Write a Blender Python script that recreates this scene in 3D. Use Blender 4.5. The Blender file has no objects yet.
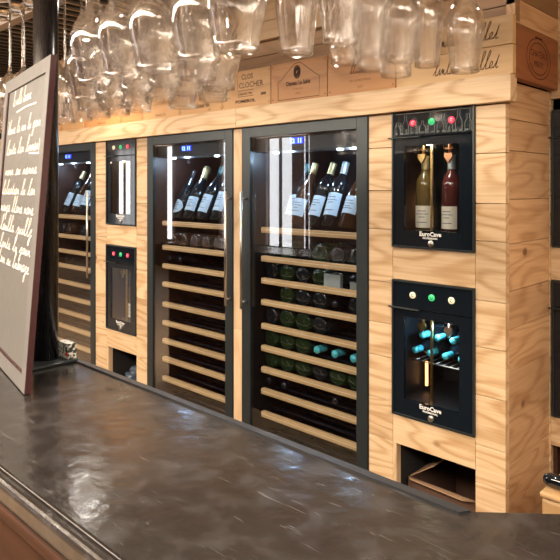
import bpy, math, random
from mathutils import Vector, Matrix
random.seed(7)
S = bpy.context.scene
COL = S.collection
PI = math.pi
H = 1.55                      # eye height
# ------------------------------------------------------------------ camera, world, light, exposure
cam = bpy.data.cameras.new('camera')
cam.sensor_width = 36; cam.lens = 620/560*36; cam.shift_y = -93/560
cam.clip_start = .02
co = bpy.data.objects.new('camera', cam); COL.objects.link(co)
co.location = (0, 0, H)
co.rotation_euler = (PI/2, 0, math.asin(.6930))
S.camera = co
w = bpy.data.worlds.new('world'); S.world = w; w.use_nodes = True
w.node_tree.nodes['Background'].inputs[0].default_value = (1, .93, .85, 1)
w.node_tree.nodes['Background'].inputs[1].default_value = .6
S.view_settings.view_transform = 'Standard'; S.view_settings.look = 'None'
S.view_settings.gamma = 1; S.view_settings.use_curve_mapping = False
S.view_settings.exposure = 0.42
S.cycles.max_bounces = 24; S.cycles.transparent_max_bounces = 96
S.cycles.transmission_bounces = 24; S.cycles.glossy_bounces = 5; S.cycles.diffuse_bounces = 4
S.cycles.caustics_reflective = False; S.cycles.caustics_refractive = False
S.cycles.sample_clamp_indirect = 6
S.cycles.use_denoising = True

def area(name, loc, rot, sx, sy, power, col):
    l = bpy.data.lights.new(name, 'AREA'); l.shape = 'RECTANGLE'; l.size = sx; l.size_y = sy
    l.energy = power; l.color = col
    o = bpy.data.objects.new(name, l); COL.objects.link(o); o.location = loc; o.rotation_euler = rot
    return o
def point(name, loc, power, col, r=.03):
    l = bpy.data.lights.new(name, 'POINT'); l.energy = power; l.color = col; l.shadow_soft_size = r
    o = bpy.data.objects.new(name, l); COL.objects.link(o); o.location = loc
    return o
WARM = (1, .86, .70)
area('unseen_fill_long', (-2.4, -.55, 2.31), (math.radians(10), 0, 0), 6.0, .45, 250, WARM)  # unseen fill panel added to light the pine wall evenly
area('unseen_ceiling_uplight', (-2.6, -.3, 1.95), (math.radians(188), 0, 0), 4.5, .5, 85, WARM)  # unseen uplight added to brighten the ceiling boards
area('unseen_fill_short', (1.3, .1, 2.31), (math.radians(8), 0, math.radians(25)), 1.4, .8, 60, WARM)  # second unseen fill panel, added at the right

# ------------------------------------------------------------------ materials
def nodes(name):
    m = bpy.data.materials.new(name); m.use_nodes = True
    nt = m.node_tree; return m, nt, nt.nodes, nt.links, nt.nodes['Principled BSDF']
def plain(name, col, rough=.5, metal=0, coat=0, emis=None, es=0, spec=.5):
    m, nt, N, L, b = nodes(name)
    b.inputs['Base Color'].default_value = (*col, 1)
    b.inputs['Roughness'].default_value = rough
    b.inputs['Metallic'].default_value = metal
    b.inputs['Coat Weight'].default_value = coat
    b.inputs['Specular IOR Level'].default_value = spec
    if emis:
        b.inputs['Emission Color'].default_value = (*emis, 1); b.inputs['Emission Strength'].default_value = es
    else:   # a little grain so that the surface is not perfectly even
        n = N.new('ShaderNodeTexNoise'); n.inputs['Scale'].default_value = 25; n.inputs['Detail'].default_value = 3
        mr = N.new('ShaderNodeMapRange'); mr.inputs[3].default_value = max(0, rough-.06); mr.inputs[4].default_value = min(1, rough+.06)
        L.new(n.outputs['Fac'], mr.inputs[0]); L.new(mr.outputs[0], b.inputs['Roughness'])
    return m
def math_node(N, L, op, a, b=None):
    n = N.new('ShaderNodeMath'); n.operation = op
    for i, v in enumerate((a, b)):
        if v is None: continue
        if isinstance(v, (int, float)): n.inputs[i].default_value = v
        else: L.new(v, n.inputs[i])
    return n.outputs[0]
def wood(name, axis, light, dark, ring=24, rough=.5, knots=True, contrast=1.0, vary=.16):
    m, nt, N, L, b = nodes(name)
    tc = N.new('ShaderNodeTexCoord'); geo = N.new('ShaderNodeNewGeometry')
    off = N.new('ShaderNodeVectorMath'); off.operation = 'SCALE'; off.inputs[0].default_value = (13, 7, 19)
    L.new(geo.outputs['Random Per Island'], off.inputs['Scale'])
    add = N.new('ShaderNodeVectorMath'); add.operation = 'ADD'
    L.new(tc.outputs['Object'], add.inputs[0]); L.new(off.outputs[0], add.inputs[1])
    def mapped(al, ac):
        mp = N.new('ShaderNodeMapping')
        sc = [ac, ac, ac]; sc['xyz'.index(axis)] = al
        mp.inputs['Scale'].default_value = sc
        L.new(add.outputs[0], mp.inputs[0]); return mp.outputs[0]
    n1 = N.new('ShaderNodeTexNoise'); n1.inputs['Scale'].default_value = 1; n1.inputs['Detail'].default_value = 1.5
    L.new(mapped(1.3, 7), n1.inputs['Vector'])
    s = math_node(N, L, 'SINE', math_node(N, L, 'MULTIPLY', n1.outputs['Fac'], ring*2.2))
    s = math_node(N, L, 'MULTIPLY', math_node(N, L, 'ADD', s, 1), .5)
    n2 = N.new('ShaderNodeTexNoise'); n2.inputs['Scale'].default_value = 1; n2.inputs['Detail'].default_value = 5
    L.new(mapped(5, 130), n2.inputs['Vector'])
    n3 = N.new('ShaderNodeTexNoise'); n3.inputs['Scale'].default_value = 1; n3.inputs['Detail'].default_value = 2
    L.new(mapped(2, 5), n3.inputs['Vector'])
    f = math_node(N, L, 'MULTIPLY', math_node(N, L, 'POWER', s, 3), .34*contrast)
    f = math_node(N, L, 'ADD', f, math_node(N, L, 'MULTIPLY', math_node(N, L, 'SUBTRACT', n2.outputs['Fac'], .38), .7*contrast))
    f = math_node(N, L, 'ADD', f, math_node(N, L, 'MULTIPLY', math_node(N, L, 'SUBTRACT', n3.outputs['Fac'], .45), .4*contrast))
    mix = N.new('ShaderNodeMix'); mix.data_type = 'RGBA'; mix.clamp_factor = True
    mix.inputs[6].default_value = (*light, 1); mix.inputs[7].default_value = (*dark, 1)
    L.new(f, mix.inputs[0]); out = mix.outputs[2]
    if knots:
        v = N.new('ShaderNodeTexVoronoi'); v.inputs['Scale'].default_value = 1
        L.new(mapped(4.0, 5.5), v.inputs['Vector'])
        mr = N.new('ShaderNodeMapRange'); mr.inputs[1].default_value = .05; mr.inputs[2].default_value = .10
        mr.inputs[3].default_value = 1; mr.inputs[4].default_value = 0
        L.new(v.outputs['Distance'], mr.inputs[0])
        k = N.new('ShaderNodeMix'); k.data_type = 'RGBA'
        L.new(mr.outputs[0], k.inputs[0]); L.new(out, k.inputs[6])
        k.inputs[7].default_value = (dark[0]*.45, dark[1]*.38, dark[2]*.32, 1); out = k.outputs[2]
    hs = N.new('ShaderNodeHueSaturation')
    mr = N.new('ShaderNodeMapRange'); mr.inputs[3].default_value = 1-vary; mr.inputs[4].default_value = 1+vary*.35
    L.new(geo.outputs['Random Per Island'], mr.inputs[0]); L.new(mr.outputs[0], hs.inputs['Value'])
    L.new(out, hs.inputs['Color']); L.new(hs.outputs[0], b.inputs['Base Color'])
    bp = N.new('ShaderNodeBump'); bp.inputs['Strength'].default_value = .15; bp.inputs['Distance'].default_value = .002
    L.new(n2.outputs['Fac'], bp.inputs['Height']); L.new(bp.outputs[0], b.inputs['Normal'])
    b.inputs['Roughness'].default_value = rough
    return m
def thin_glass(name, base=.05, power=3.5, rough=.0, tint=(1, 1, 1), top=1.0):
    m, nt, N, L, b = nodes(name); N.remove(b)
    o = N['Material Output']
    t = N.new('ShaderNodeBsdfTransparent'); t.inputs[0].default_value = (*tint, 1)
    g = N.new('ShaderNodeBsdfGlossy'); g.inputs['Roughness'].default_value = rough
    lw = N.new('ShaderNodeLayerWeight'); lw.inputs['Blend'].default_value = .5
    p = math_node(N, L, 'POWER', lw.outputs['Facing'], power)
    mr = N.new('ShaderNodeMapRange'); mr.inputs[3].default_value = base; mr.inputs[4].default_value = top
    L.new(p, mr.inputs[0])
    mx = N.new('ShaderNodeMixShader'); L.new(mr.outputs[0], mx.inputs[0]); L.new(t.outputs[0], mx.inputs[1]); L.new(g.outputs[0], mx.inputs[2])
    L.new(mx.outputs[0], o.inputs['Surface'])
    return m
def clear_crystal(name, k):
    m, nt, N, L, b = nodes(name); N.remove(b)
    g = N.new('ShaderNodeBsdfGlass'); g.inputs['IOR'].default_value = 1.52; g.inputs['Roughness'].default_value = 0
    t = N.new('ShaderNodeBsdfTransparent'); t.inputs[0].default_value = (.995, .995, .995, 1)
    gl = N.new('ShaderNodeBsdfGlossy'); gl.inputs['Roughness'].default_value = .0
    lw = N.new('ShaderNodeLayerWeight'); lw.inputs['Blend'].default_value = .5
    p = math_node(N, L, 'MULTIPLY', math_node(N, L, 'POWER', lw.outputs['Facing'], 6), .6)
    p = math_node(N, L, 'ADD', p, .02)
    m1 = N.new('ShaderNodeMixShader'); m1.inputs[0].default_value = k
    L.new(t.outputs[0], m1.inputs[1]); L.new(g.outputs[0], m1.inputs[2])
    m2 = N.new('ShaderNodeMixShader'); L.new(p, m2.inputs[0]); L.new(m1.outputs[0], m2.inputs[1]); L.new(gl.outputs[0], m2.inputs[2])
    L.new(m2.outputs[0], N['Material Output'].inputs['Surface'])
    return m
def solid_glass(name):
    m, nt, N, L, b = nodes(name)
    b.inputs['Transmission Weight'].default_value = 1; b.inputs['Roughness'].default_value = .0
    b.inputs['IOR'].default_value = 1.5
    return m
PINE_L, PINE_D = (.64, .465, .285), (.40, .235, .105)
M = {}
M['pine_x'] = wood('pine_horizontal', 'x', PINE_L, PINE_D, ring=30, contrast=1.7)
M['pine_z'] = wood('pine_upright', 'z', PINE_L, PINE_D, knots=False)
M['pine_y'] = wood('pine_return', 'y', (.60, .37, .20), (.36, .18, .075), ring=36, contrast=1.5)
M['pine_dull'] = wood('pine_darker', 'x', (.27, .15, .07), (.16, .08, .03), vary=.3)  # darker pine for the boards above the crates
M['pine_dull_y'] = wood('pine_darker_return', 'y', (.30, .16, .07), (.15, .07, .028), vary=.3)
M['pine_top'] = wood('pine_upper', 'x', (.46, .30, .165), (.30, .17, .08))
M['crate_a'] = wood('crate_pale', 'x', (.56, .32, .13), (.36, .17, .055), knots=False)
M['crate_b'] = wood('crate_amber', 'x', (.50, .24, .08), (.30, .115, .032), knots=False)
M['crate_c'] = wood('crate_cream', 'x', (.64, .42, .21), (.46, .25, .10), knots=False)
M['crate_red'] = wood('crate_redbrown', 'y', (.30, .10, .032), (.17, .05, .015), knots=False)
M['shelf_wood'] = wood('shelf_beech', 'x', (.66, .42, .21), (.42, .22, .09), knots=False, contrast=.8, vary=.1)
M['slat_wood'] = wood('slat_pine', 'y', (.86, .66, .46), (.62, .42, .26), knots=False, vary=.15)
M['shelf_highlight'] = plain('painted_shelf_highlight', (.85, .68, .46), .4)  # highlight along the shelf front, painted as a pale line
M['rack_wood'] = wood('rack_grey_wood', 'x', (.36, .30, .25), (.2, .16, .13), knots=False)
M['brown_wood'] = wood('counter_front_wood', 'x', (.045, .018, .009), (.018, .008, .004), rough=.7)
M['brown_wood'].node_tree.nodes['Principled BSDF'].inputs['Specular IOR Level'].default_value = .12
M['light_block'] = wood('crate_block_wood', 'x', (.44, .28, .13), (.28, .15, .06))
M['black'] = plain('matte_black', (.006, .006, .007), .6)
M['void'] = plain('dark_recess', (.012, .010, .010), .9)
M['inner'] = plain('cabinet_lining', (.010, .011, .014), .5)
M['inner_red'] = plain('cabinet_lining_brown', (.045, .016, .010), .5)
M['frame_grey'] = plain('anthracite_metal', (.033, .040, .043), .38, .5)
M['gloss_black'] = plain('gloss_black', (.004, .006, .009), .08, 0, .6)
M['bezel'] = plain('black_glass_bezel', (.006, .009, .013), .06)
M['post'] = plain('black_gloss_paint', (.006, .005, .006), .28, .1, .2)
M['steel'] = plain('brushed_steel', (.55, .54, .52), .3, 1)
M['copper'] = plain('copper_metal', (.62, .30, .16), .3, 1)
M['gold'] = plain('brass_metal', (.75, .50, .20), .28, 1)
M['board_frame'] = plain('board_grey_frame', (.145, .14, .135), .35)
M['board_side'] = plain('board_maroon_edge', (.035, .008, .010), .35)
M['slate'] = plain('slate', (.125, .122, .115), .36)
M['chalk'] = plain('chalk_white', (.85, .82, .76), .9)
M['ink'] = plain('branded_ink', (.045, .020, .010), .8)
M['ink_soft'] = plain('faded_ink', (.22, .09, .035), .8)
M['paper'] = plain('label_paper', (.56, .74, .95), .6)
M['cream_paper'] = plain('cream_label', (.80, .74, .62), .6)
M['print'] = plain('label_print', (.10, .12, .2), .7)
M['white_print'] = plain('white_print', (.75, .75, .72), .5)
M['grey_print'] = plain('grey_line_print', (.12, .14, .13), .5)
M['bottle'] = plain('dark_bottle_glass', (.010, .014, .018), .05, 0, .6)
M['bottle_green'] = plain('green_bottle_glass', (.014, .030, .012), .07, 0, .5)
M['bottle_brown'] = plain('brown_bottle_glass', (.045, .018, .008), .08, 0, .5)
M['bottle_rose'] = plain('amber_red_wine_glass', (.085, .016, .014), .08, 0, .5)
M['bottle_gold'] = plain('white_wine_glass', (.12, .085, .028), .08, 0, .5)
M['foil_gold'] = plain('gold_foil', (.60, .50, .26), .4, .6)
M['foil_teal'] = plain('teal_foil', (.10, .62, .74), .35, .1)
M['foil_silver'] = plain('silver_foil', (.5, .58, .6), .35, .5)
M['foil_black'] = plain('black_foil', (.012, .012, .02), .25)
M['foil_dkteal'] = plain('dark_teal_foil', (.02, .14, .16), .35)
M['red'] = plain('red_button', (.75, .03, .07), .4, emis=(.9, .04, .10), es=.5)
M['green'] = plain('green_button', (.03, .45, .15), .4, emis=(.05, .6, .2), es=.5)
M['pale_button'] = plain('pale_button', (.8, .72, .5), .4, emis=(.9, .8, .5), es=.3)
M['blue_led'] = plain('blue_display', (.01, .02, .3), .3, emis=(.02, .04, 1.0), es=1.6)
M['cyan_led'] = plain('display_digits', (.3, .6, 1), .3, emis=(.35, .65, 1.0), es=3.0)
M['led'] = plain('led_spot', (1, 1, 1), .3, emis=(.8, .95, 1.0), es=14)
M['reflection_glow'] = plain('gold_reflection_glow', (1, .6, .3), .3, emis=(1, .42, .14), es=3)  # glow that imitates a gold reflection in the dispenser window
M['lamp'] = plain('downlight', (1, 1, 1), .3, emis=(1, .93, .82), es=190)
M['pane_light'] = plain('daylight_pane', (1, 1, 1), .3, emis=(.96, .97, 1.0), es=4.2)
M['curtain'] = plain('curtain_linen', (.62, .52, .47), .9)
M['room_wall'] = plain('room_wall_brown', (.13, .075, .055), .8)
M['plaster'] = plain('cream_plaster', (.70, .62, .50), .8)
M['room_wood'] = wood('room_floor_wood', 'x', (.42, .30, .19), (.25, .16, .09), knots=False)
M['card'] = plain('cardboard', (.30, .18, .10), .8)
M['card_in'] = plain('cardboard_inside', (.09, .045, .028), .8)
M['plastic_bag'] = plain('blue_grey_plastic', (.035, .055, .085), .25)
M['fridge_glass'] = thin_glass('fridge_door_glass', .075, 3.0, .0, (.90, .93, .95), .9)
M['unit_glass'] = thin_glass('dispenser_glass', .06, 3.0, .0, (.93, .95, .96), .9)
M['bowl_glass'] = clear_crystal('wine_glass_bowl', .34)
M['stem_glass'] = solid_glass('wine_glass_stem')
def counter_mat():
    m, nt, N, L, b = nodes('pewter_worktop')
    tc = N.new('ShaderNodeTexCoord')
    n = N.new('ShaderNodeTexNoise'); n.inputs['Scale'].default_value = 3.5; n.inputs['Detail'].default_value = 7; n.inputs['Distortion'].default_value = .3
    L.new(tc.outputs['Object'], n.inputs['Vector'])
    r = N.new('ShaderNodeValToRGB')
    r.color_ramp.elements[0].position = .25; r.color_ramp.elements[0].color = (.012, .010, .009, 1)
    r.color_ramp.elements[1].position = .8; r.color_ramp.elements[1].color = (.028, .024, .022, 1)
    L.new(n.outputs['Fac'], r.inputs[0])
    # worn cloudy patches and scratches
    n2 = N.new('ShaderNodeTexNoise'); n2.inputs['Scale'].default_value = 22; n2.inputs['Detail'].default_value = 9; n2.inputs['Distortion'].default_value = .2
    L.new(tc.outputs['Object'], n2.inputs['Vector'])
    mp = N.new('ShaderNodeMapping'); mp.inputs['Rotation'].default_value = (0, 0, .7); mp.inputs['Scale'].default_value = (14, 120, 1)
    L.new(tc.outputs['Object'], mp.inputs[0])
    n3 = N.new('ShaderNodeTexNoise'); n3.inputs['Scale'].default_value = 1; n3.inputs['Detail'].default_value = 4; n3.inputs['Distortion'].default_value = 1.0
    L.new(mp.outputs[0], n3.inputs['Vector'])
    mr = N.new('ShaderNodeMapRange'); mr.inputs[1].default_value = .62; mr.inputs[2].default_value = .78
    L.new(n3.outputs['Fac'], mr.inputs[0])
    s = math_node(N, L, 'MULTIPLY', mr.outputs[0], .22)
    mr2 = N.new('ShaderNodeMapRange'); mr2.inputs[1].default_value = .5; mr2.inputs[2].default_value = .85; mr2.inputs[4].default_value = .10
    L.new(n2.outputs['Fac'], mr2.inputs[0])
    mx = N.new('ShaderNodeMix'); mx.data_type = 'RGBA'; mx.clamp_factor = True
    L.new(math_node(N, L, 'ADD', s, mr2.outputs[0]), mx.inputs[0])
    L.new(r.outputs[0], mx.inputs[6]); mx.inputs[7].default_value = (.26, .26, .27, 1)
    L.new(mx.outputs[2], b.inputs['Base Color'])
    b.inputs['Metallic'].default_value = .1; b.inputs['Specular IOR Level'].default_value = .45
    mr3 = N.new('ShaderNodeMapRange'); mr3.inputs[1].default_value = .3; mr3.inputs[2].default_value = .7; mr3.inputs[3].default_value = .13; mr3.inputs[4].default_value = .24
    L.new(n2.outputs['Fac'], mr3.inputs[0]); L.new(mr3.outputs[0], b.inputs['Roughness'])
    bp = N.new('ShaderNodeBump'); bp.inputs['Strength'].default_value = .3; bp.inputs['Distance'].default_value = .004
    n4 = N.new('ShaderNodeTexNoise'); n4.inputs['Scale'].default_value = 24; n4.inputs['Detail'].default_value = 3
    L.new(tc.outputs['Object'], n4.inputs['Vector'])
    L.new(n4.outputs['Fac'], bp.inputs['Height']); L.new(bp.outputs[0], b.inputs['Normal'])
    return m
M['counter'] = counter_mat()
M['rim'] = plain('dark_zinc_edge', (.018, .020, .024), .4, .3)
def confetti():
    m, nt, N, L, b = nodes('speckled_print')
    v = N.new('ShaderNodeTexVoronoi'); v.inputs['Scale'].default_value = 190
    tc = N.new('ShaderNodeTexCoord'); L.new(tc.outputs['Object'], v.inputs['Vector'])
    r = N.new('ShaderNodeValToRGB'); r.color_ramp.interpolation = 'CONSTANT'
    e = r.color_ramp.elements; e[0].color = (.02, .03, .025, 1); e[1].position = .35; e[1].color = (.6, .6, .56, 1)
    sep = N.new('ShaderNodeSeparateColor'); L.new(v.outputs['Color'], sep.inputs[0]); L.new(sep.outputs[0], r.inputs[0])
    L.new(r.outputs[0], b.inputs['Base Color']); return m
M['confetti'] = confetti()

# ------------------------------------------------------------------ mesh helpers
class MB:
    def __init__(s): s.v = []; s.f = []; s.m = []; s.sm = []
    def add(s, vs, fs, mi=0, smooth=False):
        k = len(s.v); s.v += [Vector(p) for p in vs]
        for f in fs: s.f.append([k+i for i in f]); s.m.append(mi); s.sm.append(smooth)
        return s
    def box(s, x0, x1, y0, y1, z0, z1, mi=0, bev=0):
        x0, x1 = min(x0, x1), max(x0, x1); y0, y1 = min(y0, y1), max(y0, y1); z0, z1 = min(z0, z1), max(z0, z1)
        if bev <= 0:
            v = [(x, y, z) for x in (x0, x1) for y in (y0, y1) for z in (z0, z1)]
            return s.add(v, [(0, 1, 3, 2), (4, 6, 7, 5), (0, 4, 5, 1), (2, 3, 7, 6), (0, 2, 6, 4), (1, 5, 7, 3)], mi)
        b = min(bev, (x1-x0)/2.1, (y1-y0)/2.1, (z1-z0)/2.1)
        import bmesh
        bm = bmesh.new(); bmesh.ops.create_cube(bm, size=1)
        for v in bm.verts: v.co = Vector(((x0+x1)/2+v.co.x*(x1-x0), (y0+y1)/2+v.co.y*(y1-y0), (z0+z1)/2+v.co.z*(z1-z0)))
        bmesh.ops.bevel(bm, geom=bm.edges[:], offset=b, segments=2, affect='EDGES', profile=.5)
        bm.verts.ensure_lookup_table()
        s.add([v.co.copy() for v in bm.verts], [[v.index for v in f.verts] for f in bm.faces], mi)
        bm.free(); return s
    def lathe(s, prof, seg=24, mi=0, mat=None, closed=False):
        mat = mat or Matrix()
        vs = []; fs = []
        for r, z in prof:
            for k in range(seg):
                a = 2*PI*k/seg; vs.append(mat @ Vector((r*math.cos(a), r*math.sin(a), z)))
        n = len(prof)
        for i in range(n-1):
            for k in range(seg):
                fs.append((i*seg+k, i*seg+(k+1) % seg, (i+1)*seg+(k+1) % seg, (i+1)*seg+k))
        s.add(vs, fs, mi, True)
        if not closed:
            k0 = len(s.v)-len(vs)
            if prof[0][0] > 1e-5: s.f.append([k0+k for k in range(seg)][::-1]); s.m.append(mi); s.sm.append(False)
            if prof[-1][0] > 1e-5: s.f.append([k0+(n-1)*seg+k for k in range(seg)]); s.m.append(mi); s.sm.append(False)
        return s
    def tube(s, pts, r, seg=8, mi=0):
        pts = [Vector(p) for p in pts]; vs = []; fs = []
        for i, p in enumerate(pts):
            d = (pts[min(i+1, len(pts)-1)]-pts[max(i-1, 0)]).normalized()
            a = d.orthogonal().normalized() if i == 0 else (pa - d*pa.dot(d)).normalized()
            pa = a; b = d.cross(a)
            for k in range(seg):
                t = 2*PI*k/seg; vs.append(p+(a*math.cos(t)+b*math.sin(t))*r)
        for i in range(len(pts)-1):
            for k in range(seg): fs.append((i*seg+k, i*seg+(k+1) % seg, (i+1)*seg+(k+1) % seg, (i+1)*seg+k))
        fs.append(list(range(seg))[::-1]); fs.append([(len(pts)-1)*seg+k for k in range(seg)])
        return s.add(vs, fs, mi, True)
    def prism(s, poly, z0, z1, mi=0):
        n = len(poly)
        vs = [(x, y, z0) for x, y in poly]+[(x, y, z1) for x, y in poly]
        fs = [list(range(n))[::-1], [n+i for i in range(n)]]+[(i, (i+1) % n, n+(i+1) % n, n+i) for i in range(n)]
        return s.add(vs, fs, mi)
    def build(s, name, mats, parent=None, loc=None):
        if not isinstance(mats, (list, tuple)): mats = [mats]
        off = Vector((0, 0, 0))
        if parent is not None:
            p = parent
            while p is not None: off += p.location; p = p.parent
        me = bpy.data.meshes.new(name)
        l = Vector(loc) if loc is not None else Vector((0, 0, 0))
        me.from_pydata([tuple(v-off-l) for v in s.v], [], s.f)
        for mt in mats: me.materials.append(mt)
        for p, mi, sm in zip(me.polygons, s.m, s.sm): p.material_index = mi; p.use_smooth = sm
        import bmesh
        bm = bmesh.new(); bm.from_mesh(me); bmesh.ops.recalc_face_normals(bm, faces=bm.faces[:]); bm.to_mesh(me); bm.free()
        o = bpy.data.objects.new(name, me); COL.objects.link(o); o.location = l
        if parent is not None: o.parent = parent
        return o
def tag(o, label, cat, group=None):
    o['label'] = label; o['category'] = cat
    if group: o['group'] = group
    return o
def struct(o): o['kind'] = 'structure'; return o
def empty(name, loc, label, cat, group=None):
    o = bpy.data.objects.new(name, None); COL.objects.link(o); o.location = loc; o.empty_display_size = .05
    return tag(o, label, cat, group)
def copy_tree(o, parent=None):
    c = o.copy(); COL.objects.link(c); c.parent = parent
    for ch in list(o.children): copy_tree(ch, c)
    return c
def text_mb(mb, s, size, origin, xdir, ydir, mi=0, align='LEFT', bold=0, thick=.0006):
    cu = bpy.data.curves.new('t', 'FONT'); cu.body = s; cu.size = size; cu.align_x = align; cu.offset = bold
    cu.resolution_u = 2
    to = bpy.data.objects.new('t', cu); COL.objects.link(to)
    dg = bpy.context.evaluated_depsgraph_get(); me = bpy.data.meshes.new_from_object(to.evaluated_get(dg))
    O = Vector(origin); X = Vector(xdir); Y = Vector(ydir)
    mb.add([O+X*v.co.x+Y*v.co.y for v in me.vertices], [list(p.vertices) for p in me.polygons], mi)
    bpy.data.objects.remove(to); bpy.data.curves.remove(cu); bpy.data.meshes.remove(me)
def ribbon(mb, pts, wd, O, X, Y, mi=0):
    O, X, Y = Vector(O), Vector(X), Vector(Y)
    P = [Vector((a, b)) for a, b in pts]
    L = []
    for i, p in enumerate(P):
        d = P[min(i+1, len(P)-1)]-P[max(i-1, 0)]
        if d.length < 1e-9: d = Vector((1, 0))
        d.normalize(); n = Vector((-d.y, d.x))*wd/2
        L += [p+n, p-n]
    mb.add([O+X*q.x+Y*q.y for q in L], [(2*i, 2*i+1, 2*i+3, 2*i+2) for i in range(len(P)-1)], mi)
def cursive(word, sc):
    """joined handwriting strokes for a word: list of polylines, x advance"""
    x = 0; out = []; cur = []
    r = random.Random(word)
    for ch in word:
        if ch == ' ':
            if cur: out.append(cur); cur = []
            x += .5*sc; continue
        wd = .5*sc
        if ch == 'e': st = [(0, .05), (.3, .35), (.24, .62), (.1, .45), (.12, .1), (.3, 0), (.5, .12)]
        elif ch == 'V': st = [(-.1, 1.35), (.05, 1.5), (.15, .7), (.2, 0), (.35, .7), (.6, 1.55), (.75, 1.5)]; wd = .6*sc
        elif ch == 'u': st = [(0, .1), (.08, .55), (.1, .1), (.2, 0), (.32, .55), (.34, .1), (.5, .1)]
        elif ch == 't': st = [(0, 0), (.2, .6), (.3, 1.2), (.22, .3), (.28, .02), (.45, .1)]
        elif ch in 'bdfhklt' or ch.isupper(): st = [(0, 0), (.25, .7), (.40, 1.5), (.28, 1.62), (.18, 1.2), (.2, .4), (.3, 0), (.5, .1)]
        elif ch in 'gjpqy': st = [(0, 0), (.2, .5), (.35, .6), (.3, .1), (.32, -.5), (.22, -.85), (.1, -.6), (.3, -.1), (.5, .1)]
        elif ch in 'aoec': st = [(0, 0), (.25, .15), (.4, .45), (.25, .62), (.1, .35), (.2, .05), (.5, .1)]
        elif ch in 'mw': st = [(0, 0), (.1, .6), (.2, .05), (.3, .6), (.4, .05), (.5, .6), (.6, .05), (.7, .1)]; wd = .7*sc
        elif ch in 'i': st = [(0, 0), (.15, .6), (.2, .05), (.3, .1)]; wd = .3*sc
        else: st = [(0, 0), (.12, .6), (.18, .05), (.3, .55), (.38, .05), (.5, .1)]
        for a, b in st: cur.append((x+a*sc+b*sc*.25+r.uniform(-.02, .02)*sc, b*sc+r.uniform(-.03, .03)*sc))
        x += wd
    if cur: out.append(cur)
    return out, x
def smooth(pts, n=3):
    out = []
    for i in range(len(pts)-1):
        p0 = pts[max(i-1, 0)]; p1 = pts[i]; p2 = pts[i+1]; p3 = pts[min(i+2, len(pts)-1)]
        for k in range(n):
            t = k/n
            out.append(tuple(.5*((2*p1[j])+(-p0[j]+p2[j])*t+(2*p0[j]-5*p1[j]+4*p2[j]-p3[j])*t*t+(-p0[j]+3*p1[j]-3*p2[j]+p3[j])*t**3) for j in (0, 1)))
    out.append(pts[-1]); return out

YW = 1.877                                    # face of the pine wall
def X_at(u, y):                               # place on a plane y for a sight line direction
    return y*(-429.7+(u-280)*.7206)/(446.8+(u-280)*.693)

# ------------------------------------------------------------------ room shell
CEIL = H+.80
f = MB().box(-13, 2.4, -3.4, 2.9, -.05, 0).build('floor', M['room_wood']); struct(f)
c = MB()
for k in range(13): c.box(-13+k*1.185, -13+k*1.185+1.183, -3.4, 2.9, CEIL+.002, CEIL+.08, 0)
x = -7.0
while x < 1.6:
    c.box(x, x+.032, -.6, 1.84, CEIL-.010, CEIL+.002, 1); x += .085
c = c.build('ceiling', [M['slat_wood'], M['black']]); struct(c)
struct(MB().box(-13.1, -13, -3.4, 2.9, 0, CEIL+.08).build('wall_left', M['room_wall']))
struct(MB().box(2.4, 2.5, -3.4, 2.9, 0, CEIL+.08).build('wall_right', M['plaster']))
struct(MB().box(-13, 2.4, 2.9, 3.0, 0, CEIL+.08).build('wall_outer', M['void']))
struct(MB().box(-13, 2.4, -3.5, -3.4, 0, CEIL+.08).build('wall_front', M['room_wall']))
# windows of the wall behind the viewer, between linen curtains
for n, (a, b) in enumerate(((-12.2, -9.75), (-8.25, -7.9), (-7.4, -6.25)), 1):
    g = MB(); g.box(a, b, -3.39, -3.37, .55, CEIL-.02)
    o = g.build('window_%d' % n, M['pane_light']); struct(o)
    t = MB(); xx = a
    while xx < b-.02:
        t.box(xx, xx+.035, -3.37, -3.33, .5, CEIL-.01, 0)
        xx += .28
    t.box(a, b, -3.37, -3.33, .5, .55)
    o = t.build('trim_%d' % n, M['room_wall']); struct(o)
    # curtain folds at each side
    for q, (s0, s1) in enumerate(((a+.02, a+(b-a)*.30), (b-(b-a)*.22, b-.02))):
        cv = []; nseg = 36
        for i in range(nseg+1):
            xx = s0+(s1-s0)*i/nseg; yy = -3.28+.018*math.sin(i*1.5)
            cv += [(xx, yy, .45), (xx, yy, CEIL-.02), (xx, yy-.006, .45), (xx, yy-.006, CEIL-.02)]
        fs = []
        for i in range(nseg):
            k = 4*i; fs += [(k, k+4, k+5, k+1), (k+2, k+3, k+7, k+6), (k+1, k+5, k+7, k+3), (k, k+2, k+6, k+4)]
        fs += [(0, 1, 3, 2), (4*nseg, 4*nseg+2, 4*nseg+3, 4*nseg+1)]
        o = MB().add(cv, fs, 0, False).build('hanging_curtain', M['curtain'])
        tag(o, 'pale linen curtain at the %s side of the %s window behind the counter' % (('left', 'right')[q], ('widest', 'narrowest', 'middle sized')[n-1]), 'curtain')

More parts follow.
